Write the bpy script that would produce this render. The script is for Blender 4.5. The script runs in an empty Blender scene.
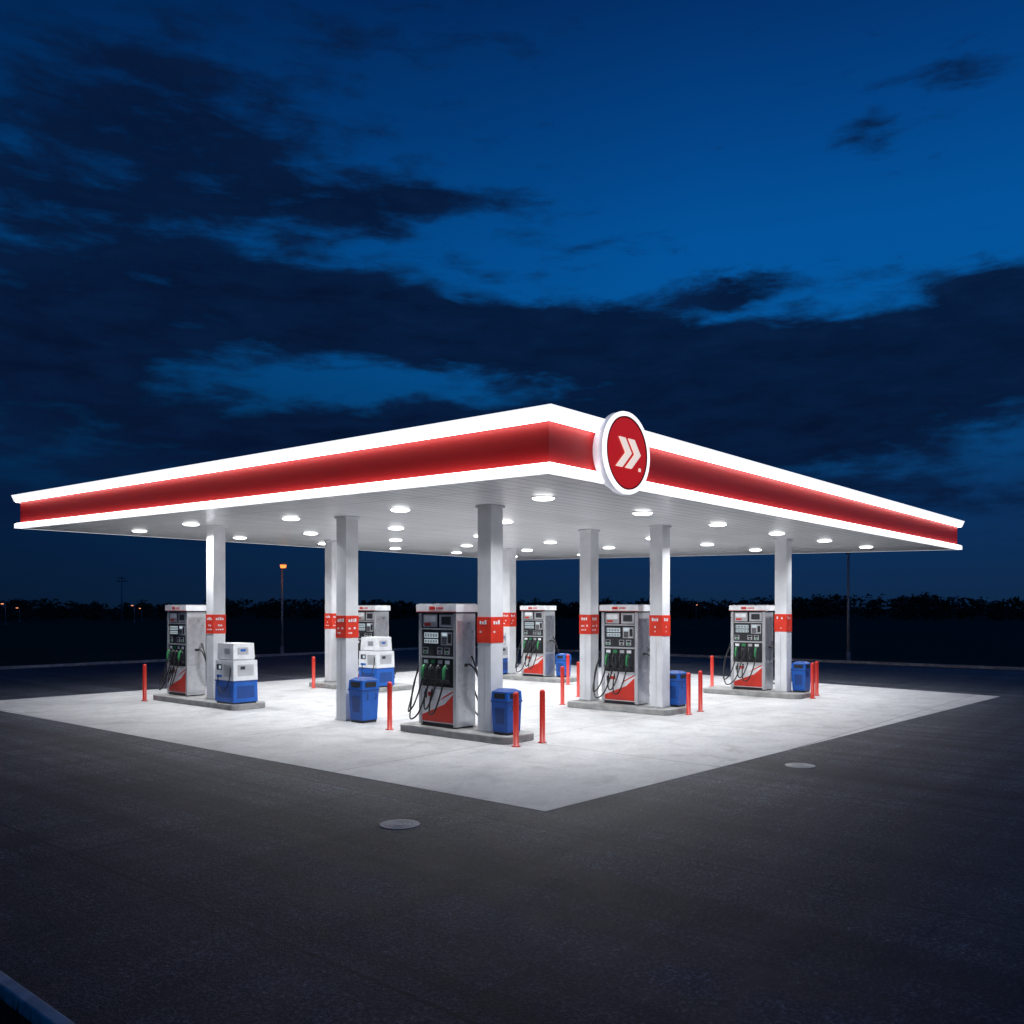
import bpy, bmesh, math, random
from mathutils import Vector, Matrix
random.seed(7)
scene = bpy.context.scene
scene.view_settings.view_transform = 'Standard'
scene.view_settings.look = 'None'
scene.view_settings.exposure = 0
COL = scene.collection

# ------------------------------------------------------------ materials
def nt_new(name):
    m = bpy.data.materials.new(name); m.use_nodes = True
    nt = m.node_tree
    return m, nt, nt.nodes['Principled BSDF']

def mat(name, color, rough=0.5, metal=0.0, emis=None, estr=0.0, var=0.12, scale=6.0, bump=0.0, coat=0.0, samp=False):
    m, nt, b = nt_new(name)
    b.inputs['Roughness'].default_value = rough
    b.inputs['Metallic'].default_value = metal
    if coat: b.inputs['Coat Weight'].default_value = coat
    tc = nt.nodes.new('ShaderNodeTexCoord')
    n = nt.nodes.new('ShaderNodeTexNoise'); n.inputs['Scale'].default_value = scale
    n.inputs['Detail'].default_value = 4
    nt.links.new(tc.outputs['Object'], n.inputs['Vector'])
    r = nt.nodes.new('ShaderNodeValToRGB')
    r.color_ramp.elements[0].position = 0.3; r.color_ramp.elements[1].position = 0.7
    c = Vector(color)
    lo = c*(1-var); hi = c*(1+var*0.6)
    r.color_ramp.elements[0].color = (*lo, 1); r.color_ramp.elements[1].color = (*[min(1, v) for v in hi], 1)
    nt.links.new(n.outputs['Fac'], r.inputs['Fac'])
    nt.links.new(r.outputs['Color'], b.inputs['Base Color'])
    mr = nt.nodes.new('ShaderNodeMapRange')
    mr.inputs['To Min'].default_value = max(0.03, rough-0.08); mr.inputs['To Max'].default_value = min(1, rough+0.1)
    nt.links.new(n.outputs['Fac'], mr.inputs['Value']); nt.links.new(mr.outputs['Result'], b.inputs['Roughness'])
    if bump:
        bp = nt.nodes.new('ShaderNodeBump'); bp.inputs['Strength'].default_value = bump; bp.inputs['Distance'].default_value = 0.01
        nt.links.new(n.outputs['Fac'], bp.inputs['Height']); nt.links.new(bp.outputs['Normal'], b.inputs['Normal'])
    if emis:
        b.inputs['Emission Color'].default_value = (*emis, 1); b.inputs['Emission Strength'].default_value = estr
    m.cycles.emission_sampling = 'FRONT' if samp else 'NONE'
    return m

M_white = mat('white_paint', (0.78, 0.79, 0.81), 0.4)
M_colw = mat('column_white', (0.74, 0.75, 0.77), 0.42, var=0.14, scale=1.8)
M_steel = mat('brushed_steel', (0.62, 0.63, 0.65), 0.30, 0.85, scale=9)
M_silver = mat('silver_panel', (0.56, 0.57, 0.59), 0.34, 0.5, scale=3)
M_black = mat('black_plastic', (0.018, 0.018, 0.02), 0.4)
M_dark = mat('dark_panel', (0.035, 0.038, 0.045), 0.3)
M_glass = mat('dark_glass', (0.02, 0.025, 0.03), 0.08, coat=0.5)
M_red = mat('red_paint', (0.62, 0.030, 0.015), 0.4)
M_redsign = mat('red_sign', (0.65, 0.035, 0.015), 0.4, emis=(1, .05, .03), estr=0.05)
M_blue = mat('blue_plastic', (0.01, 0.12, 0.52), 0.4)
M_blued = mat('blue_plastic_dark', (0.008, 0.06, 0.27), 0.4)
M_green = mat('green_grip', (0.03, 0.24, 0.08), 0.45)
M_rubber = mat('hose_rubber', (0.012, 0.012, 0.013), 0.5)
M_screen = mat('lcd_screen', (0.3, 0.35, 0.36), 0.2, emis=(.75, .9, 1), estr=0.45)
M_kerb = mat('kerb_concrete', (0.34, 0.34, 0.335), 0.85, var=0.35, scale=5, bump=0.4)
M_kerbp = mat('kerb_pale', (0.62, 0.61, 0.58), 0.85, var=0.3, scale=7, bump=0.4)
M_island = mat('island_concrete', (0.33, 0.33, 0.32), 0.8, var=0.35, scale=4, bump=0.4)
M_strip = mat('light_strip', (0.8, 0.8, 0.8), 0.4, emis=(0.92, 0.94, 1.0), estr=1.05, samp=True, var=.05)
M_strip2 = mat('light_strip_low', (0.8, 0.8, 0.8), 0.4, emis=(0.95, 0.965, 1.0), estr=1.3, samp=True)
M_bandglow = mat('added_band_glow', (0.8, 0.8, 0.8), 0.4, emis=(1.0, .90, .88), estr=8.0, samp=True)  # added emitter, boosts the strips' spill on the red band
M_band = mat('red_fascia', (0.40, 0.006, 0.006), 0.55, emis=(1, .004, .008), estr=0.03, var=0.06, scale=1.5)
M_lens = mat('lamp_lens', (0.9, 0.9, 0.9), 0.3, emis=(1, 1, 1), estr=8.0)
M_orange = mat('sodium_lens', (0.3, 0.1, 0.03), 0.3, emis=(1, .20, .035), estr=2.6)
M_far = mat('far_lamp_lens', (0.3, 0.15, 0.1), 0.3, emis=(1, .33, .14), estr=1.6)
M_pole = mat('galvanised_pole', (0.24, 0.25, 0.26), 0.5, 0.4)
M_logo = mat('logo_white', (0.85, 0.8, 0.75), 0.4, emis=(1, .86, .76), estr=0.8)
M_logored = mat('logo_red', (0.5, 0.015, 0.012), 0.3, emis=(1, .022, .016), estr=0.42, scale=1.6, var=0.3)
M_logodark = mat('logo_dark_red', (0.2, 0.01, 0.01), 0.3, emis=(1, .02, .02), estr=0.03)
M_drum = mat('sign_drum', (0.7, 0.7, 0.74), 0.4, emis=(.85, .85, 1), estr=.38)
M_roof = mat('roof_deck', (0.3, 0.3, 0.32), 0.7)

def N(nt, t, **kw):
    n = nt.nodes.new(t)
    for k, v in kw.items(): setattr(n, k, v)
    return n
def M(nt, op, a, b=None, c=None):
    n = nt.nodes.new('ShaderNodeMath'); n.operation = op
    for i, v in enumerate((a, b, c)):
        if v is None: continue
        if isinstance(v, (int, float)): n.inputs[i].default_value = v
        else: nt.links.new(v, n.inputs[i])
    return n.outputs[0]
def ramp(nt, fac, stops):
    r = nt.nodes.new('ShaderNodeValToRGB'); cr = r.color_ramp
    while len(cr.elements) < len(stops): cr.elements.new(0.5)
    for e, (p, c) in zip(cr.elements, stops):
        e.position = p; e.color = (c, c, c, 1) if isinstance(c, (int, float)) else (*c, 1)
    nt.links.new(fac, r.inputs['Fac']); return r.outputs['Color']
def noise(nt, vec, scale, detail=6, rough=0.6, dist=0.0):
    n = nt.nodes.new('ShaderNodeTexNoise'); n.inputs['Scale'].default_value = scale
    n.inputs['Detail'].default_value = detail; n.inputs['Roughness'].default_value = rough
    n.inputs['Distortion'].default_value = dist
    nt.links.new(vec, n.inputs['Vector']); return n.outputs['Fac']
def mixc(nt, fac, a, b, mode='MIX'):
    n = nt.nodes.new('ShaderNodeMix'); n.data_type = 'RGBA'; n.blend_type = mode
    for idx, v in ((0, fac), (6, a), (7, b)):
        if isinstance(v, (int, float)): n.inputs[idx].default_value = v
        elif isinstance(v, tuple): n.inputs[idx].default_value = (*v, 1)
        else: nt.links.new(v, n.inputs[idx])
    return n.outputs[2]
def lines(nt, coord, period, width):
    f = M(nt, 'FRACT', M(nt, 'DIVIDE', coord, period))
    d = M(nt, 'ABSOLUTE', M(nt, 'SUBTRACT', f, 0.5))
    return M(nt, 'GREATER_THAN', d, 0.5 - width/period/2)

def mat_apron():
    m, nt, b = nt_new('apron_concrete')
    tc = N(nt, 'ShaderNodeTexCoord'); v = tc.outputs['Object']
    s = N(nt, 'ShaderNodeSeparateXYZ'); nt.links.new(v, s.inputs[0])
    big = noise(nt, v, 0.35, 5, 0.65, 0.6); fine = noise(nt, v, 14, 5, 0.7); mid = noise(nt, v, 1.6, 5, 0.7, 0.3)
    c = ramp(nt, big, [(0.3, (0.50, 0.505, 0.51)), (0.7, (0.63, 0.63, 0.625))])
    c = mixc(nt, 0.7, c, ramp(nt, mid, [(0.3, 0.70), (0.58, 1.0)]), 'MULTIPLY')
    c = mixc(nt, 0.7, c, ramp(nt, fine, [(0.3, 0.75), (0.6, 1.0)]), 'MULTIPLY')
    st = noise(nt, v, 0.9, 3, 0.5, 1.5)
    c = mixc(nt, 0.55, c, ramp(nt, st, [(0.56, 1.0), (0.72, 0.6)]), 'MULTIPLY')
    # each cast slab slightly different
    wn = N(nt, 'ShaderNodeTexWhiteNoise'); wn.noise_dimensions = '2D'
    cb = N(nt, 'ShaderNodeCombineXYZ')
    nt.links.new(M(nt, 'FLOOR', M(nt, 'DIVIDE', M(nt, 'SUBTRACT', s.outputs[0], 8.2), 4.4)), cb.inputs[0])
    nt.links.new(M(nt, 'FLOOR', M(nt, 'DIVIDE', M(nt, 'SUBTRACT', s.outputs[1], 6.4), 4.4)), cb.inputs[1])
    nt.links.new(cb.outputs[0], wn.inputs['Vector'])
    c = mixc(nt, 1.0, c, ramp(nt, wn.outputs['Value'], [(0, 0.90), (1, 1.0)]), 'MULTIPLY')
    j = M(nt, 'MAXIMUM', lines(nt, M(nt, 'SUBTRACT', s.outputs[0], 8.2), 4.4, 0.028), lines(nt, M(nt, 'SUBTRACT', s.outputs[1], 6.4), 4.4, 0.028))
    c = mixc(nt, M(nt, 'MULTIPLY', j, 0.7), c, (0.12, 0.12, 0.12))
    nt.links.new(c, b.inputs['Base Color']); b.inputs['Roughness'].default_value = 0.62
    bp = N(nt, 'ShaderNodeBump'); bp.inputs['Strength'].default_value = 0.25; bp.inputs['Distance'].default_value = 0.01
    nt.links.new(M(nt, 'SUBTRACT', fine, j), bp.inputs['Height']); nt.links.new(bp.outputs['Normal'], b.inputs['Normal'])
    return m
def mat_asphalt():
    m, nt, b = nt_new('asphalt')
    tc = N(nt, 'ShaderNodeTexCoord'); v = tc.outputs['Object']
    s = N(nt, 'ShaderNodeSeparateXYZ'); nt.links.new(v, s.inputs[0])
    big = noise(nt, v, 0.22, 5, 0.6, 0.8); grit = noise(nt, v, 30, 3, 0.9); mid = noise(nt, v, 2.2, 8, 0.78); g2 = noise(nt, v, 9, 5, 0.9)
    c = ramp(nt, big, [(0.3, (0.019, 0.0215, 0.029)), (0.7, (0.040, 0.043, 0.053))])
    c = mixc(nt, 1.0, c, ramp(nt, mid, [(0.3, 0.5), (0.7, 1.4)]), 'MULTIPLY')
    c = mixc(nt, 1.0, c, ramp(nt, g2, [(0.3, 0.35), (0.5, 0.95), (0.7, 2.2)]), 'MULTIPLY')
    c = mixc(nt, 1.0, c, ramp(nt, grit, [(0.33, 0.2), (0.5, 0.85), (0.62, 3.6)]), 'MULTIPLY')
    mp = N(nt, 'ShaderNodeMapping'); mp.inputs['Scale'].default_value = (1.6, 0.06, 1); nt.links.new(v, mp.inputs['Vector'])
    tr = noise(nt, mp.outputs['Vector'], 1.0, 6, 0.65, 0.4)
    c = mixc(nt, 1.0, c, ramp(nt, tr, [(0.38, 0.5), (0.62, 1.5)]), 'MULTIPLY')
    mp2 = N(nt, 'ShaderNodeMapping'); mp2.inputs['Scale'].default_value = (0.06, 1.6, 1); nt.links.new(v, mp2.inputs['Vector'])
    tr2 = noise(nt, mp2.outputs['Vector'], 1.0, 6, 0.65, 0.4)
    c = mixc(nt, 0.9, c, ramp(nt, tr2, [(0.38, 0.6), (0.62, 1.3)]), 'MULTIPLY')
    sx = lines(nt, M(nt, 'ADD', s.outputs[0], M(nt, 'MULTIPLY', mid, 0.06)), 3.9, 0.045)
    sy = lines(nt, M(nt, 'ADD', s.outputs[1], M(nt, 'MULTIPLY', mid, 0.06)), 9.3, 0.045)
    c = mixc(nt, M(nt, 'MULTIPLY', M(nt, 'MAXIMUM', sx, sy), 0.8), c, (0.005, 0.005, 0.006))
    nt.links.new(c, b.inputs['Base Color'])
    rr = N(nt, 'ShaderNodeMapRange'); rr.inputs['To Min'].default_value = 0.42; rr.inputs['To Max'].default_value = 0.85
    nt.links.new(mid, rr.inputs['Value']); nt.links.new(rr.outputs['Result'], b.inputs['Roughness'])
    bp = N(nt, 'ShaderNodeBump'); bp.inputs['Strength'].default_value = 0.9; bp.inputs['Distance'].default_value = 0.016
    nt.links.new(M(nt, 'ADD', grit, g2), bp.inputs['Height']); nt.links.new(bp.outputs['Normal'], b.inputs['Normal'])
    return m
def mat_ceiling():
    m, nt, b = nt_new('soffit_panels')
    tc = N(nt, 'ShaderNodeTexCoord'); v = tc.outputs['Object']
    s = N(nt, 'ShaderNodeSeparateXYZ'); nt.links.new(v, s.inputs[0])
    l = M(nt, 'MAXIMUM', lines(nt, s.outputs[1], 0.30, 0.03), lines(nt, s.outputs[0], 5.4, 0.03))
    big = noise(nt, v, 0.5, 4)
    pl = N(nt, 'ShaderNodeTexWhiteNoise'); pl.noise_dimensions = '1D'
    nt.links.new(M(nt, 'FLOOR', M(nt, 'ADD', M(nt, 'DIVIDE', s.outputs[1], .30), .5)), pl.inputs['W'])
    c = ramp(nt, big, [(0.3, (0.76, 0.77, 0.79)), (0.7, (0.84, 0.85, 0.87))])
    c = mixc(nt, 1.0, c, ramp(nt, pl.outputs['Value'], [(0, 0.88), (1, 1.0)]), 'MULTIPLY')
    c = mixc(nt, M(nt, 'MULTIPLY', l, 0.75), c, (0.15, 0.15, 0.16))
    nt.links.new(c, b.inputs['Base Color']); b.inputs['Roughness'].default_value = 0.30
    bp = N(nt, 'ShaderNodeBump'); bp.inputs['Strength'].default_value = 0.5; bp.inputs['Distance'].default_value = 0.01; bp.invert = True
    nt.links.new(l, bp.inputs['Height']); nt.links.new(bp.outputs['Normal'], b.inputs['Normal'])
    return m
def mat_grass():
    m, nt, b = nt_new('dark_grass')
    tc = N(nt, 'ShaderNodeTexCoord'); v = tc.outputs['Object']
    a = noise(nt, v, 0.05, 6, 0.7); f = noise(nt, v, 9, 5, 0.8)
    c = ramp(nt, a, [(0.3, (0.035, 0.036, 0.018)), (0.7, (0.085, 0.068, 0.034))])
    c = mixc(nt, 0.8, c, ramp(nt, f, [(0.3, 0.4), (0.7, 1.3)]), 'MULTIPLY')
    nt.links.new(c, b.inputs['Base Color']); b.inputs['Roughness'].default_value = 1.0
    b.inputs['Specular IOR Level'].default_value = 0.1
    return m
M_apron = mat_apron(); M_asph = mat_asphalt(); M_ceil = mat_ceiling(); M_grass = mat_grass()
M_leaf = mat('foliage_dark', (0.035, 0.05, 0.022), 0.9, var=0.5, scale=0.3)
M_blade = mat('grass_blades', (0.05, 0.065, 0.025), 0.8, var=0.4, scale=3)
M_iron = mat('cast_iron', (0.38, 0.38, 0.39), 0.55, 0.1, scale=20, bump=0.5)
M_bark = mat('bark', (0.06, 0.045, 0.035), 0.9)

# ------------------------------------------------------------ builder
class B:
    def __init__(s): s.bm = bmesh.new(); s.mats = []
    def mi(s, m):
        if m not in s.mats: s.mats.append(m)
        return s.mats.index(m)
    def poly(s, vs, m):
        f = s.bm.faces.new([s.bm.verts.new(v) for v in vs]); f.material_index = s.mi(m); return f
    def hexa(s, p, m):
        v = [s.bm.verts.new(q) for q in p]; i = s.mi(m)
        for f in ((0, 3, 2, 1), (4, 5, 6, 7), (0, 1, 5, 4), (1, 2, 6, 5), (2, 3, 7, 6), (3, 0, 4, 7)):
            s.bm.faces.new([v[k] for k in f]).material_index = i
    def box(s, x0, x1, y0, y1, z0, z1, m, zf=None, tx=0, ty=0):
        x0, x1 = min(x0, x1), max(x0, x1); y0, y1 = min(y0, y1), max(y0, y1)
        g = zf or (lambda y: 0)
        s.hexa([(x0, y0, z0+g(y0)), (x1, y0, z0+g(y0)), (x1, y1, z0+g(y1)), (x0, y1, z0+g(y1)),
                (x0+tx, y0+ty, z1+g(y0)), (x1-tx, y0+ty, z1+g(y0)), (x1-tx, y1-ty, z1+g(y1)), (x0+tx, y1-ty, z1+g(y1))], m)
    def prism(s, pts, off, m):
        off = Vector(off); i = s.mi(m); n = len(pts)
        a = [s.bm.verts.new(p) for p in pts]; b = [s.bm.verts.new(Vector(p)+off) for p in pts]
        fs = [s.bm.faces.new(a[::-1]), s.bm.faces.new(b)]
        for k in range(n): fs.append(s.bm.faces.new([a[k], a[(k+1) % n], b[(k+1) % n], b[k]]))
        for f in fs: f.material_index = i
    def tube(s, pts, r, m, seg=10, cap=True, radii=None, smooth=True):
        pts = [Vector(p) for p in pts]; i = s.mi(m); rings = []
        up = Vector((0, 0, 1)); prev = None
        for k, p in enumerate(pts):
            t = (pts[min(k+1, len(pts)-1)] - pts[max(k-1, 0)]).normalized()
            if prev is None:
                a = t.cross(up)
                if a.length < 1e-3: a = t.cross(Vector((1, 0, 0)))
                a.normalize()
            else:
                a = (prev - t*prev.dot(t)).normalized()
            prev = a; b = t.cross(a); rr = radii[k] if radii else r
            rings.append([s.bm.verts.new(p + (a*math.cos(q)+b*math.sin(q))*rr) for q in [2*math.pi*j/seg for j in range(seg)]])
        for A, C in zip(rings, rings[1:]):
            for j in range(seg):
                f = s.bm.faces.new([A[j], A[(j+1) % seg], C[(j+1) % seg], C[j]]); f.material_index = i; f.smooth = smooth
        if cap:
            for R in (rings[0][::-1], rings[-1]): s.bm.faces.new(R).material_index = i
    def lathe(s, c, prof, m, seg=24, axis='z'):
        i = s.mi(m); rings = []
        for r, h in prof:
            R = []
            for j in range(seg):
                q = 2*math.pi*j/seg
                if axis == 'z': R.append(s.bm.verts.new((c[0]+r*math.cos(q), c[1]+r*math.sin(q), c[2]+h)))
                else: R.append(s.bm.verts.new((c[0]+r*math.cos(q), c[1]-h, c[2]+r*math.sin(q))))
            rings.append(R)
        for A, C in zip(rings, rings[1:]):
            for j in range(seg):
                f = s.bm.faces.new([A[j], A[(j+1) % seg], C[(j+1) % seg], C[j]]); f.material_index = i; f.smooth = True
        s.bm.faces.new(rings[0][::-1]).material_index = i; s.bm.faces.new(rings[-1]).material_index = i
    def mesh(s, name, recalc=True):
        if recalc: bmesh.ops.recalc_face_normals(s.bm, faces=s.bm.faces)
        me = bpy.data.meshes.new(name); s.bm.to_mesh(me); s.bm.free()
        for m in s.mats: me.materials.append(m)
        return me
def obj(name, me, loc=(0, 0, 0), rz=0, parent=None, bevel=0, segs=2):
    o = bpy.data.objects.new(name, me); o.location = loc; o.rotation_euler = (0, 0, rz)
    COL.objects.link(o)
    if parent: o.parent = parent
    if bevel:
        md = o.modifiers.new('bevel', 'BEVEL'); md.width = bevel; md.segments = segs; md.limit_method = 'ANGLE'; md.angle_limit = math.radians(50)
        md.harden_normals = False
    return o
def catmull(P, n=8):
    P = [Vector(p) for p in P]; P = [P[0]*2-P[1]] + P + [P[-1]*2-P[-2]]; out = []
    for i in range(1, len(P)-2):
        p0, p1, p2, p3 = P[i-1:i+3]
        for k in range(n):
            t = k/n
            out.append(0.5*((2*p1)+(p2-p0)*t+(2*p0-5*p1+4*p2-p3)*t*t+(3*p1-p0-3*p2+p3)*t**3))
    out.append(P[-2]); return out

# ------------------------------------------------------------ ground
b = B(); b.poly([(-2500, -2500, 0), (2500, -2500, 0), (2500, 2500, 0), (-2500, 2500, 0)], M_grass)
obj('ground', b.mesh('ground'))
b = B(); b.poly([(2.22, -160, .004), (40, -160, .004), (40, 39, .004), (2.22, 39, .004)], M_asph)
obj('asphalt_forecourt', b.mesh('asphalt'))
PAD = [(8.45, 6.73), (27.8, 5.75), (31.2, 25.4), (8.05, 26.0)]
b = B(); b.poly([(x, y, .009) for x, y in PAD], M_apron)
obj('concrete_apron', b.mesh('apron'))
GZ = .009
b = B()
def kerb_run(b, x0, x1, y0, y1, along, m, h=.12):
    L = 1.2; p = (y0 if along == 'y' else x0); e = (y1 if along == 'y' else x1)
    while p < e:
        q = min(p+L-0.012, e)
        if along == 'y': b.box(x0, x1, p, q, 0, h, m)
        else: b.box(p, q, y0, y1, 0, h, m)
        p += L
kerb_run(b, 2.13, 2.22, -20, 39, 'y', M_kerbp, .10); kerb_run(b, 40, 40.2, -60, 39.0, 'y', M_kerb); kerb_run(b, 2.22, 40.2, 39.0, 39.2, 'x', M_kerb)
obj('kerb', b.mesh('kerb'), bevel=.012)

b = B()
for _ in range(14000):
    x = random.uniform(-0.8, 2.12); y = random.uniform(4.2, 10.5)
    h = random.uniform(.05, .13); a = random.uniform(0, 6.28); w = .004
    dx, dy = math.cos(a)*w, math.sin(a)*w; l = random.uniform(-.05, .05); l2 = random.uniform(-.05, .05)
    b.poly([(x-dx, y-dy, 0), (x+dx, y+dy, 0), (x+l, y+l2, h)], M_blade)
obj('grass_verge', b.mesh('grass', recalc=False))

def manhole(x, y):
    b = B(); b.lathe((0, 0, 0), [(.235, 0), (.235, .006), (.205, .008), (.2, .006)], M_iron, 32)
    for r in (.17, .12, .07):
        b.lathe((0, 0, .004), [(r, 0), (r-.004, .006), (r-.018, .006), (r-.022, 0)], M_iron, 28)
    obj('manhole_cover', b.mesh('manhole'), (x, y, .0045))
manhole(6.85, 7.6); manhole(13.54, 5.63)

# ------------------------------------------------------------ canopy
canopy = bpy.data.objects.new('gas_station_canopy', None); COL.objects.link(canopy)
CX0, CX1, CY0, CY1 = 9.67, 31.27, 7.62, 26.7
def tilt(y): return 4.40 + 0.0178*(y-CY0)
def ring(b, o, i, z0, z1, m, flare=0):
    O0 = [(CX0-o, CY0-o), (CX1+o, CY0-o), (CX1+o, CY1+o), (CX0-o, CY1+o)]
    p = o+flare
    O1 = [(CX0-p, CY0-p), (CX1+p, CY0-p), (CX1+p, CY1+p), (CX0-p, CY1+p)]
    I = [(CX0+i, CY0+i), (CX1-i, CY0+i), (CX1-i, CY1-i), (CX0+i, CY1-i)]
    for k in range(4):
        a, c = O0[k], O0[(k+1) % 4]; a1, c1 = O1[k], O1[(k+1) % 4]; d, e = I[(k+1) % 4], I[k]
        b.hexa([(a[0], a[1], z0+tilt(a[1])), (c[0], c[1], z0+tilt(c[1])), (d[0], d[1], z0+tilt(d[1])), (e[0], e[1], z0+tilt(e[1])),
                (a1[0], a1[1], z1+tilt(a[1])), (c1[0], c1[1], z1+tilt(c[1])), (d[0], d[1], z1+tilt(d[1])), (e[0], e[1], z1+tilt(e[1]))], m)
b = B(); ring(b, .03, .118, 0, .125, M_strip2); obj('lower_light_strip', b.mesh('lower_strip'), parent=canopy)
b = B(); ring(b, -.09, .24, .10, .74, M_band); obj('red_band', b.mesh('red_band'), parent=canopy)
b = B(); ring(b, .03, .3, .742, .925, M_strip, flare=.06); obj('upper_light_strip', b.mesh('upper_strip'), parent=canopy)
b = B(); ring(b, .0, .03, .727, .74, M_bandglow); ring(b, .0, .03, .127, .138, M_bandglow); obj('added_band_glow', b.mesh('added_band_glow'), parent=canopy)  # added glowing rings that brighten the red band's edges, not real fittings
b = B(); b.box(CX0+.119, CX1-.119, CY0+.119, CY1-.119, -.004, .098, M_ceil, zf=tilt); obj('soffit', b.mesh('soffit'), parent=canopy)
b = B(); b.box(CX0+.301, CX1-.301, CY0+.301, CY1-.301, .745, .86, M_roof, zf=tilt); obj('roof_deck', b.mesh('roof'), parent=canopy)

b = B(); b.lathe((0, 0, 0), [(.225, .0), (.225, -.012), (.20, -.016), (.195, -.010)], M_white, 28); me_h = b.mesh('downlight_housing')
b = B(); b.lathe((0, 0, -.011), [(.192, 0), (.188, -.018), (.16, -.032), (.08, -.040), (.02, -.042)], M_lens, 24); me_l = b.mesh('downlight_lens')
for x in (12, 15.2, 18.4, 21.6, 24.8, 28.2):
    for y in (9.6, 13.3, 17.0, 20.6, 24.2):
        if (x, y) == (12, 20.6): x_ = 11.55
        else: x_ = x
        z = tilt(y)-.006
        obj('downlight_housing', me_h, (x_, y, z), parent=canopy); obj('downlight_lens', me_l, (x_, y, z), parent=canopy)
        l = bpy.data.lights.new('downlight', 'AREA'); l.shape = 'DISK'; l.size = .30; l.energy = 76; l.color = (0.965, 0.98, 1.0)
        l.spread = math.radians(140)
        o = bpy.data.objects.new('downlight_lamp', l); o.location = (x_, y, z-.06); COL.objects.link(o); o.parent = canopy

for (x, y, on) in [(12.5, 11.3, 1), (12.5, 15.6, 0), (12.3, 20.7, 1), (18.1, 10.95, 1), (18.3, 13.15, 1), (17.6, 22.7, 1), (23.7, 10.35, 1), (23.8, 20.6, 1)]:
    z0 = .15 if on else GZ; w = .17; zt = tilt(y-w)
    b = B(); b.box(x-w, x+w, y-w, y+w, z0, zt, M_colw)
    b.box(x-w-.02, x+w+.02, y-w-.02, y+w+.02, z0, z0+.04, M_steel)
    b.box(x-w-.03, x+w+.03, y-w-.03, y+w+.03, zt-.05, zt-.006, M_white)
    for sx in (-1, 1):
        b.box(x+sx*(w+.001), x+sx*(w+.004), y-.006, y+.006, z0+.06, 1.78, M_silver)
    e = w+.010
    b.box(x-e, x+e, y-e, y+e, 1.84, 2.33, M_redsign)
    for s in (-1, 1):
        rr = random.Random(int(x*10+y))
        for zz, hh, pr in ((2.19, .08, .9), (2.03, .05, .4), (1.93, .035, .6)):
            p = -e+.07
            while p < e-.10:
                ww = rr.uniform(.02, .06)
                if rr.random() < pr:
                    if s < 0: b.box(x-e-.004, x-e-.001, y-p-ww, y-p, zz, zz+hh*rr.uniform(.6, 1), M_white)
                    else: b.box(x+p, x+p+ww, y-e-.004, y-e-.001, zz, zz+hh*rr.uniform(.6, 1), M_white)
                p += ww+.018
    obj('column', b.mesh('column'), parent=canopy, bevel=.006)

# round sign
b = B(); c = (11.31, 0, 4.86); R = .63; T = .14
yb = CY0-.04
b.lathe((c[0], yb, c[2]), [(R-.1, -.10), (R-.06, 0), (R-.015, .02), (R-.005, .05), (R-.005, T)], M_drum, 64, 'y')
b.lathe((c[0], yb, c[2]), [(R-.003, T+.0005), (R, T+.015), (R-.008, T+.04), (R-.03, T+.052), (R-.055, T+.045), (R-.068, T+.022), (R-.07, T+.001)], M_strip2, 64, 'y')
b.lathe((c[0], yb, c[2]), [(R-.071, T+.002), (R-.071, T+.034), (R-.09, T+.038), (R-.094, T+.022)], M_logodark, 64, 'y')
b.lathe((c[0], yb, c[2]), [(R-.0945, T+.002), (R-.0945, T+.024), (R-.10, T+.028)], M_logored, 64, 'y')
yf = yb-T-.028
for dx in (-.06, .18):
    pts = [(-.22, .21), (-.06, .21), (.13, .0), (-.09, -.22), (-.25, -.22), (-.03, .0)]
    b.prism([(c[0]+.03+(px+dx)*1.05+pz*.12, yf-.001, c[2]+pz*1.05) for px, pz in pts], (0, -.014, 0), M_logo)
b.box(c[0]+.31, c[0]+.36, yf-.001, yf-.012, c[2]-.25, c[2]-.2, M_logo)
obj('round_logo_sign', b.mesh('round_sign'))

# ------------------------------------------------------------ islands
def island(x0, x1, y0, y1):
    b = B(); cx, cy = (x0+x1)/2, (y0+y1)/2; w, h = (x1-x0)/2, (y1-y0)/2; r = .22; pts = []
    for qx, qy, a0 in ((1, 1, 0), (-1, 1, 90), (-1, -1, 180), (1, -1, 270)):
        for k in range(6):
            a = math.radians(a0+18*k); pts.append((qx*(w-r)+r*math.cos(a), qy*(h-r)+r*math.sin(a), 0))
    b.prism(pts, (0, 0, .145), M_island)
    obj('pump_island', b.mesh('island'), (cx, cy, .005), bevel=.02)
island(12.02, 12.98, 10.5, 13.45); island(17.7, 18.85, 10.5, 13.5); island(23.25, 24.4, 9.7, 12.7)
island(11.75, 12.75, 19.0, 23.1); island(16.95, 18.6, 19.9, 23.2); island(23.2, 24.3, 17.8, 21.3)

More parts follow.
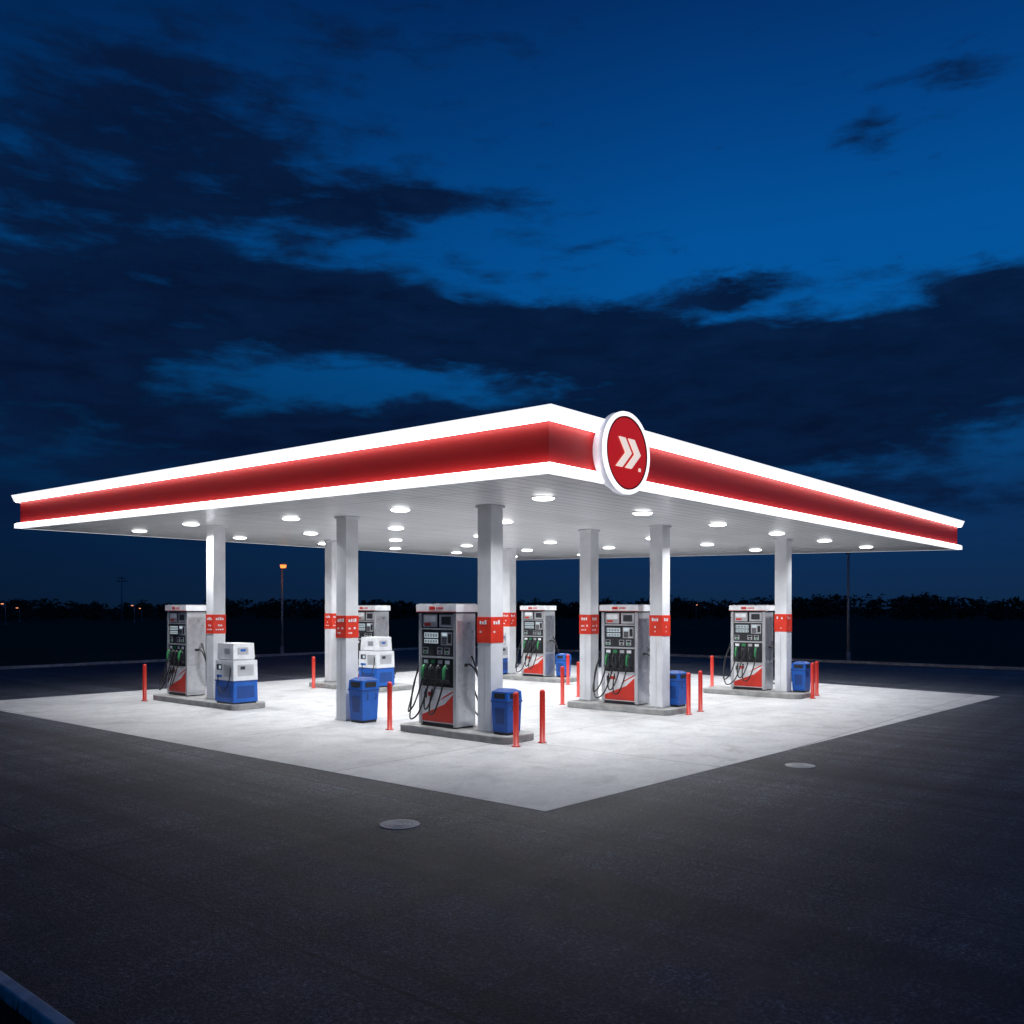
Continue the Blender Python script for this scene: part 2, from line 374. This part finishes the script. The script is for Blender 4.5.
# ------------------------------------------------------------ fuel pump
def pump_mesh():
    b = B(); D = .27
    b.box(-.24, .24, -.49, .49, 0, .07, M_black)
    b.box(-.21, .21, -.45, .45, .07, 2.24, M_dark)
    for s in (-1, 1):
        b.box(-D, D, s*.445, s*.525, .03, 2.24, M_silver)
        b.box(-D+.04, D-.04, s*.527, s*.531, .12, .8, M_steel)
        b.box(-D+.04, D-.04, s*.527, s*.531, .86, 2.1, M_steel)
        b.box(-.05, .05, s*.532, s*.536, 1.2, 1.26, M_black)
    b.box(-.26, .26, -.50, .50, 2.242, 2.27, M_black)
    b.box(-.31, .31, -.56, .56, 2.272, 2.42, M_white)
    b.box(-.29, .29, -.54, .54, 2.421, 2.435, M_silver)
    for s in (-1, 1):
        def F(u0, u1, z0, z1, d0, d1, m):
            y0, y1 = (-u0, -u1) if s < 0 else (u0, u1)
            b.box(s*(D+d0), s*(D+d1), y0, y1, z0, z1, m)
        def P(pts, d0, d1, m):
            b.prism([(s*(D+d0), (-u if s < 0 else u), z) for u, z in pts], (s*(d1-d0), 0, 0), m)
        F(-.18, -.02, 2.315, 2.38, .041, .044, M_red)
        for k in range(5): F(.02+.04*k, .047+.04*k, 2.325, 2.37, .041, .044, M_red)
        F(-.56, .56, 2.274, 2.284, .041, .044, M_red)
        F(-.44, .44, .08, .74, -.058, -.012, M_white)
        P([(-.43, .10), (.43, .10), (.43, .66), (.20, .46), (-.43, .22)], -.011, -.006, M_red)
        P([(.02, .50), (.16, .60), (.43, .735), (.43, .70)], -.011, -.007, M_red)
        F(-.38, -.30, .56, .68, -.011, -.007, M_black); F(-.27, -.12, .60, .68, -.011, -.007, M_red)
        F(-.445, .445, .745, .79, -.058, .015, M_silver)
        F(-.44, .44, .792, 1.36, -.058, -.03, M_black)
        F(-.445, .445, 1.36, 1.395, -.058, .01, M_silver)
        grips = [M_green, M_black, M_black, M_green]
        for k in range(4):
            u = -.33+.2*k
            F(u-.075, u+.075, .86, 1.34, -.029, -.018, M_dark)
            F(u-.06, u+.06, 1.25, 1.32, -.017, -.008, [M_white, M_green, M_silver, M_white][k])
            yy = -u if s < 0 else u
            X = s*(D+.03)
            b.tube([(X, yy, 1.22), (X+s*.045, yy, 1.16), (X+s*.07, yy, 1.03), (X+s*.06, yy, .95)], .03, grips[k], 8, radii=[.024, .034, .028, .020])
            b.tube([(X-s*.04, yy, 1.16), (X, yy, 1.21), (X+s*.045, yy, 1.16)], .013, M_steel, 8)
            b.tube([(X+s*.02, yy, 1.1), (X+s*.0, yy, 1.02), (X+s*.05, yy, .97)], .008, M_black, 6)
            F(u-.05, u+.05, .88, .94, -.018, .03, M_dark)
        def H(L, r=.0165): b.tube(catmull([(s*x_, (y_ if s < 0 else -y_), z_) for x_, y_, z_ in L], 7), r, M_rubber, 8)
        H([(D+.09, .33, .95), (D+.14, .35, .75), (D+.20, .46, .42), (D+.16, .66, .28), (D-.02, .76, .55), (D-.10, .70, 1.0), (D-.12, .60, 1.3), (D-.12, .535, 1.4)])
        H([(D+.09, .13, .95), (D+.15, .15, .7), (D+.22, .30, .28), (D+.20, .55, .14), (D+.02, .74, .35), (D-.10, .78, .8), (D-.16, .66, 1.15), (D-.2, .535, 1.25)])
        H([(D+.09, -.07, .95), (D+.15, -.05, .7), (D+.19, .06, .42), (D+.15, .2, .36), (D+.06, .30, .55), (D-.02, .31, .80)])
        H([(D+.09, -.27, .95), (D+.16, -.25, .66), (D+.2, -.12, .32), (D+.16, .05, .28), (D+.06, .14, .5), (D-.02, .14, .80)])
        F(-.44, .44, 1.397, 1.92, -.058, -.02, M_dark)
        F(-.40, .05, 1.62, 1.88, -.019, -.008, M_black)
        F(-.37, .02, 1.76, 1.86, -.007, -.004, M_screen); F(-.37, .02, 1.65, 1.73, -.007, -.004, M_screen)
        for k in range(8):
            F(-.35+.046*k, -.325+.046*k, 1.775, 1.845, -.0035, -.002, M_black)
            F(-.35+.046*k, -.325+.046*k, 1.66, 1.715, -.0035, -.002, M_black)
        for k in range(4):
            F(-.41+.2*k, -.27+.2*k, 1.44, 1.57, -.019, -.010, M_dark if k == 1 else M_silver)
            F(-.395+.2*k, -.285+.2*k, 1.51, 1.56, -.009, -.006, M_black)
            F(-.375+.2*k, -.305+.2*k, 1.45, 1.49, -.009, -.006, grips[k])
        F(.10, .40, 1.62, 1.88, -.019, -.005, M_silver)
        F(.13, .27, 1.80, 1.86, -.004, 0, M_screen)
        for i in range(4):
            for j in range(3): F(.13+.045*j, .165+.045*j, 1.64+.035*i, 1.665+.035*i, -.004, .002, M_black)
        F(.30, .38, 1.66, 1.84, -.004, .004, M_black)
        F(-.445, .445, 1.922, 1.95, -.058, .006, M_silver)
        F(-.44, .44, 1.952, 2.238, -.058, -.025, M_glass)
        F(-.42, -.02, 1.97, 2.22, -.024, -.02, M_silver); F(-.38, -.06, 2.08, 2.19, -.019, -.016, M_white); F(-.38, -.2, 2.0, 2.05, -.019, -.016, M_red)
        F(.04, .42, 1.97, 2.22, -.024, -.02, M_silver); F(.10, .36, 2.02, 2.18, -.019, -.016, M_dark)
    return b.mesh('fuel_pump')
PM = pump_mesh()
for x, y in [(12.5, 12.47), (18.3, 12.05), (23.87, 11.37), (12.35, 22.27), (18.12, 21.43), (23.67, 19.17)]:
    obj('fuel_pump', PM, (x, y, .15), bevel=.006)

# ------------------------------------------------------------ bins
def bin_mesh():
    b = B()
    b.box(-.17, .17, -.17, .17, 0, .05, M_black)
    b.hexa([(-.18, -.18, .05), (.18, -.18, .05), (.18, .18, .05), (-.18, .18, .05), (-.20, -.20, .60), (.20, -.20, .60), (.20, .20, .60), (-.20, .20, .60)], M_blue)
    b.box(-.212, .212, -.212, .212, .60, .63, M_blued)
    b.hexa([(-.205, -.205, .631), (.205, -.205, .631), (.205, .205, .631), (-.205, .205, .631), (-.195, -.195, .80), (.195, -.195, .80), (.195, .195, .80), (-.195, .195, .80)], M_blue)
    b.hexa([(-.19, -.19, .801), (.19, -.19, .801), (.19, .19, .801), (-.19, .19, .801), (-.10, -.12, .85), (.10, -.12, .85), (.10, .12, .85), (-.10, .12, .85)], M_blued)
    for s in (-1, 1):
        b.box(s*.199, s*.206, -.13, .13, .67, .77, M_black); b.box(-.13, .13, s*.199, s*.206, .67, .77, M_black)
        b.hexa([(s*.184, -.10, .2), (s*.188, -.10, .2), (s*.188, .10, .2), (s*.184, .10, .2), (s*.197, -.12, .5), (s*.201, -.12, .5), (s*.201, .12, .5), (s*.197, .12, .5)], M_blued)
        b.tube([(s*.1, -.214, .56), (s*.1, -.24, .54), (s*.1, -.24, .46), (s*.1, -.205, .44)], .008, M_black, 6)
    return b.mesh('trash_bin')
BM = bin_mesh()
for x, y, z, sc in [(12.4, 10.8, .15, 1), (12.5, 15.03, GZ, 1.15), (18.55, 10.78, .15, 1), (24.02, 9.96, .15, 1), (23.9, 18.25, .15, .95)]:
    o = obj('trash_bin', BM, (x, y, z), bevel=.012); o.scale = (sc, sc, sc)

# ------------------------------------------------------------ air machines
def air_mesh():
    b = B()
    b.box(-.32, .32, -.37, .37, 0, .04, M_black)
    b.box(-.34, .34, -.42, .42, .04, .54, M_blue, tx=.01, ty=.01)
    b.box(-.345, .345, -.425, .425, .541, .57, M_blued)
    b.box(-.34, .34, -.42, .42, .571, 1.06, M_white, tx=.01, ty=.015)
    b.box(-.29, .29, -.34, .38, 1.061, 1.09, M_silver)
    b.box(-.30, .30, -.35, .39, 1.091, 1.48, M_white, tx=.015, ty=.02)
    for s in (-1, 1):
        b.box(s*.338, s*.344, -.33, .02, .66, .96, M_silver); b.box(s*.338, s*.344, .10, .33, .82, .96, M_dark)
        b.box(s*.345, s*.35, .13, .22, .85, .93, M_screen); b.box(s*.338, s*.344, .10, .33, .64, .70, M_blue)
        b.box(s*.338, s*.344, -.3, .3, .16, .42, M_blued)
        b.box(s*.297, s*.303, -.2, .05, 1.22, 1.36, M_red if s > 0 else M_silver)
    b.box(-.22, .22, -.422, -.415, .68, .96, M_silver); b.box(-.15, -.02, -.426, -.423, .84, .92, M_dark)
    b.box(-.24, .24, -.422, -.418, .14, .44, M_blued)
    b.box(-.18, .12, -.349, -.342, 1.2, 1.38, M_silver); b.box(-.1, .04, -.353, -.350, 1.28, 1.34, M_blue)
    b.tube(catmull([(-.34, -.30, .9), (-.41, -.34, .6), (-.43, -.2, .35), (-.41, 0, .3), (-.39, .2, .45), (-.345, .25, .7)]), .012, M_rubber, 8)
    return b.mesh('tire_air_machine')
AM = air_mesh()
for x, y in [(12.15, 19.5), (17.42, 20.35), (23.52, 20.95)]:
    obj('tire_air_machine', AM, (x, y, .15), bevel=.015)

# ------------------------------------------------------------ bollards
b = B(); b.lathe((0, 0, 0), [(.085, 0), (.085, .012), (.052, .014), (.052, .93), (.048, .96), (.03, .98), (.01, .985)], M_red, 20)
for a in range(4):
    q = a*math.pi/2+.78; b.lathe((.07*math.cos(q), .07*math.sin(q), .012), [(.008, 0), (.008, .01)], M_steel, 8)
BO = b.mesh('bollard')
for x, y in [(11.5, 22.9), (16.75, 22.55), (12.04, 13.66), (12.05, 10.27), (12.72, 10.2), (18.1, 13.85), (19.95, 14.7), (18.3, 10.3), (19.05, 10.4), (25.3, 13.4), (23.8, 9.55), (24.6, 9.75), (22.9, 17.3)]:
    obj('bollard', BO, (x, y, GZ))

# ------------------------------------------------------------ lamp posts
def lamp(x, y, h, lens, ang, light=None, arm=.9, name='street_lamp', big=1.0):
    b = B(); dx, dy = math.cos(ang), math.sin(ang)
    b.lathe((0, 0, 0), [(.16, 0), (.16, .03), (.09, .05), (.085, .5)], M_pole, 14)
    b.tube([(0, 0, .3), (0, 0, h*.5), (0, 0, h-.25)], .07, M_pole, 12, radii=[.08, .065, .05])
    b.tube(catmull([(0, 0, h-.26), (dx*.05, dy*.05, h-.1), (dx*arm*.4, dy*arm*.4, h), (dx*arm, dy*arm, h+.02)], 5), .03, M_pole, 8)
    px, py = -dy, dx
    def c(t, w, z): return (dx*t+px*w*big, dy*t+py*w*big, z)
    a0, a1 = arm-.1, arm+.4
    b.hexa([c(a0, -.08, h-.03), c(a1, -.12, h-.03), c(a1, .12, h-.03), c(a0, .08, h-.03), c(a0, -.05, h+.07), c(a1, -.08, h+.05), c(a1, .08, h+.05), c(a0, .05, h+.07)], M_pole)
    zl = h-.05-.09*big
    b.hexa([c(a0+.08, -.07, zl), c(a1-.03, -.09, zl), c(a1-.03, .09, zl), c(a0+.08, .07, zl), c(a0+.08, -.08, h-.031), c(a1-.03, -.11, h-.031), c(a1-.03, .11, h-.031), c(a0+.08, .08, h-.031)], lens)
    o = obj(name, b.mesh('street_lamp'), (x, y, 0))
    if light:
        l = bpy.data.lights.new('lamp', 'POINT'); l.energy = light; l.color = (1, .38, .10); l.shadow_soft_size = .12
        lo = bpy.data.objects.new('lamp_bulb', l); lo.location = (dx*(arm+.45), dy*(arm+.45), zl-.3); COL.objects.link(lo); lo.parent = o
    return o
lamp(27.6, 39.9, 4.8, M_orange, math.radians(-120), 6, arm=.35, big=1.5)
lamp(41.1, 14.8, 5.15, M_black, math.radians(20), None, arm=.3)
F2 = (.758, .652); R2 = (.652, -.758)
def W(xc, yc): return (R2[0]*xc+F2[0]*yc, R2[1]*xc+F2[1]*yc)
for az, d, h in [(-29.9, 150, 3.2), (-29.2, 180, 2.6), (-23.2, 160, 3.0), (-22.8, 188, 2.5), (11.8, 180, 3.2)]:
    a = math.radians(az); x, y = W(d*math.sin(a), d*math.cos(a)); lamp(x, y, h, M_far, math.radians(220), None, arm=.6, big=1.1)
x, y = W(-62, 140)
b = B()
b.tube([(0, 0, 0), (0, 0, 7.6)], .12, M_pole, 8, radii=[.16, .07])
b.box(-.9, .9, -.06, .06, 6.7, 6.8, M_bark); b.box(-.7, .7, -.06, .06, 7.2, 7.3, M_bark)
for u in (-.8, -.4, .4, .8): b.lathe((u, 0, 6.8), [(.05, 0), (.07, .08), (.03, .18)], M_pole, 8)
obj('utility_pole', b.mesh('utility_pole'), (x, y, 0), rz=-.8)

# ------------------------------------------------------------ distant treeline
b = B(); rnd = random.Random(5)
for k in range(760):
    az = math.radians(rnd.uniform(-52, 52)); d = rnd.uniform(195, 330)
    x, y = W(d*math.sin(az), d*math.cos(az))
    deg = math.degrees(az)
    H = (rnd.uniform(3.0, 4.6) + (1.2 if deg > 8 else 0) + 0.5*math.sin(deg*.35) + .35*math.sin(deg*1.3))*d/260
    H = max(2.8, H)
    b.tube([(x, y, 0), (x+rnd.uniform(-.2, .2), y, H*.5), (x, y, H*.85)], .12, M_bark, 5, radii=[.2, .13, .04], cap=False)
    wr = H*rnd.uniform(.4, .75); n = 42
    for _ in range(n):
        t = rnd.random(); zc = H*(.12+.86*t); rad = wr*math.sqrt(max(.05, 1-(2*t-.9)**2*.8))
        a = rnd.uniform(0, 6.28); r = rad*math.sqrt(rnd.random())
        p = Vector((x+r*math.cos(a), y+r*math.sin(a), zc)); s = rnd.uniform(.22, .6)
        for _q in range(2):
            v = [p+Vector((rnd.gauss(0, s), rnd.gauss(0, s), rnd.gauss(0, s*.7))) for _ in range(3)]
            b.poly(v, M_leaf)
obj('distant_treeline', b.mesh('treeline', recalc=False))

# ------------------------------------------------------------ world
w = bpy.data.worlds.new('World'); scene.world = w; w.use_nodes = True
w.cycles.sampling_method = 'MANUAL'; w.cycles.sample_map_resolution = 256
nt = w.node_tree; bg = nt.nodes['Background']
tc = N(nt, 'ShaderNodeTexCoord'); sp = N(nt, 'ShaderNodeSeparateXYZ'); nt.links.new(tc.outputs['Generated'], sp.inputs[0])
X, Y, Z = sp.outputs
r_ = M(nt, 'ADD', M(nt, 'MULTIPLY', X, R2[0]), M(nt, 'MULTIPLY', Y, R2[1]))
f_ = M(nt, 'ADD', M(nt, 'MULTIPLY', X, F2[0]), M(nt, 'MULTIPLY', Y, F2[1]))
az = M(nt, 'MULTIPLY', M(nt, 'ARCTAN2', r_, f_), 57.2958)
el = M(nt, 'MULTIPLY', M(nt, 'ARCSINE', Z), 57.2958)
cv = N(nt, 'ShaderNodeCombineXYZ')
nt.links.new(M(nt, 'MULTIPLY', az, 0.052), cv.inputs[0]); nt.links.new(M(nt, 'MULTIPLY', el, 0.18), cv.inputs[1])
n1 = noise(nt, cv.outputs[0], 1.3, 6, 0.58, 0.35); n2 = noise(nt, cv.outputs[0], 4.2, 10, 0.62, 0.2)
elw = M(nt, 'ADD', el, M(nt, 'MULTIPLY', M(nt, 'SUBTRACT', n1, 0.5), 5.5))
blobs = [(-22, 27.0, 13, 4.0, .8), (-7, 24.2, 10, 1.5, .75), (-26, 22, 10, 2.2, .55), (-13, 18.5, 10, 2.5, 1.2), (2, 17.0, 11, 2.1, 1.15), (15, 14.8, 12, 2.4, 1.1),
         (27, 14.9, 7, 3.0, 1.15), (-28, 15.5, 9, 4.0, 1.1), (-10, 14.0, 6, .7, -.4), (-8, 10.6, 20, 2.4, 1.2), (14, 10.8, 16, 2.2, .9), (0, 6.4, 40, 2.3, .75), (14.8, 19.3, 3.8, .8, .85), (22.3, 25.7, 2.6, .9, .6),
         (26, 28.3, 4, 1.4, .5), (29, 18.4, 4, 1.2, .5), (7, 22.0, 6, .8, .35), (-10, 33, 14, 2.0, .3)]
tot = None
for a, e, sa, se, wt in blobs:
    u = M(nt, 'MULTIPLY', M(nt, 'SUBTRACT', az, a), 1/sa); v = M(nt, 'MULTIPLY', M(nt, 'SUBTRACT', elw, e), 1/se)
    q = M(nt, 'ADD', M(nt, 'MULTIPLY', u, u), M(nt, 'MULTIPLY', v, v))
    g = M(nt, 'MULTIPLY', M(nt, 'EXPONENT', M(nt, 'MULTIPLY', q, -1)), wt)
    tot = g if tot is None else M(nt, 'ADD', tot, g)
dens = M(nt, 'ADD', tot, M(nt, 'MULTIPLY', M(nt, 'SUBTRACT', n2, 0.5), 1.7))
mr = N(nt, 'ShaderNodeMapRange'); mr.interpolation_type = 'SMOOTHSTEP'; mr.inputs['From Min'].default_value = .15; mr.inputs['From Max'].default_value = .85
nt.links.new(dens, mr.inputs['Value']); cm = mr.outputs['Result']
e01 = M(nt, 'DIVIDE', el, 90)
sky = ramp(nt, e01, [(0.0, (.0045, .0190, .056)), (6/90, (.0028, .0260, .095)), (12/90, (.0014, .060, .205)), (17/90, (.001, .082, .295)), (22/90, (.0008, .074, .285)),
                     (28/90, (.0008, .048, .205)), (35/90, (.0008, .024, .118)), (55/90, (.001, .014, .065)), (1.0, (.001, .010, .05))])
azf = N(nt, 'ShaderNodeMapRange'); azf.inputs['From Min'].default_value = -34; azf.inputs['From Max'].default_value = 12
azf.inputs['To Min'].default_value = 0.50; azf.inputs['To Max'].default_value = 1.12; nt.links.new(az, azf.inputs['Value'])
sv = N(nt, 'ShaderNodeVectorMath'); sv.operation = 'SCALE'; nt.links.new(sky, sv.inputs[0]); nt.links.new(azf.outputs['Result'], sv.inputs['Scale'])
cloud = ramp(nt, n2, [(0.3, (.0014, .0040, .018)), (0.7, (.0026, .0110, .044))])
out = mixc(nt, M(nt, 'MULTIPLY', cm, .95), sv.outputs[0], cloud)
nt.links.new(out, bg.inputs['Color']); bg.inputs['Strength'].default_value = 1.0

# ------------------------------------------------------------ camera
cam = bpy.data.cameras.new('camera'); co = bpy.data.objects.new('camera', cam); COL.objects.link(co)
co.location = (0, 0, 2.5); co.rotation_euler = (math.radians(90), 0, math.radians(-49.3))
cam.sensor_width = 36; cam.lens = 881/1024*36; cam.shift_y = 96/1024; cam.clip_end = 6000; cam.clip_start = .1
scene.camera = co
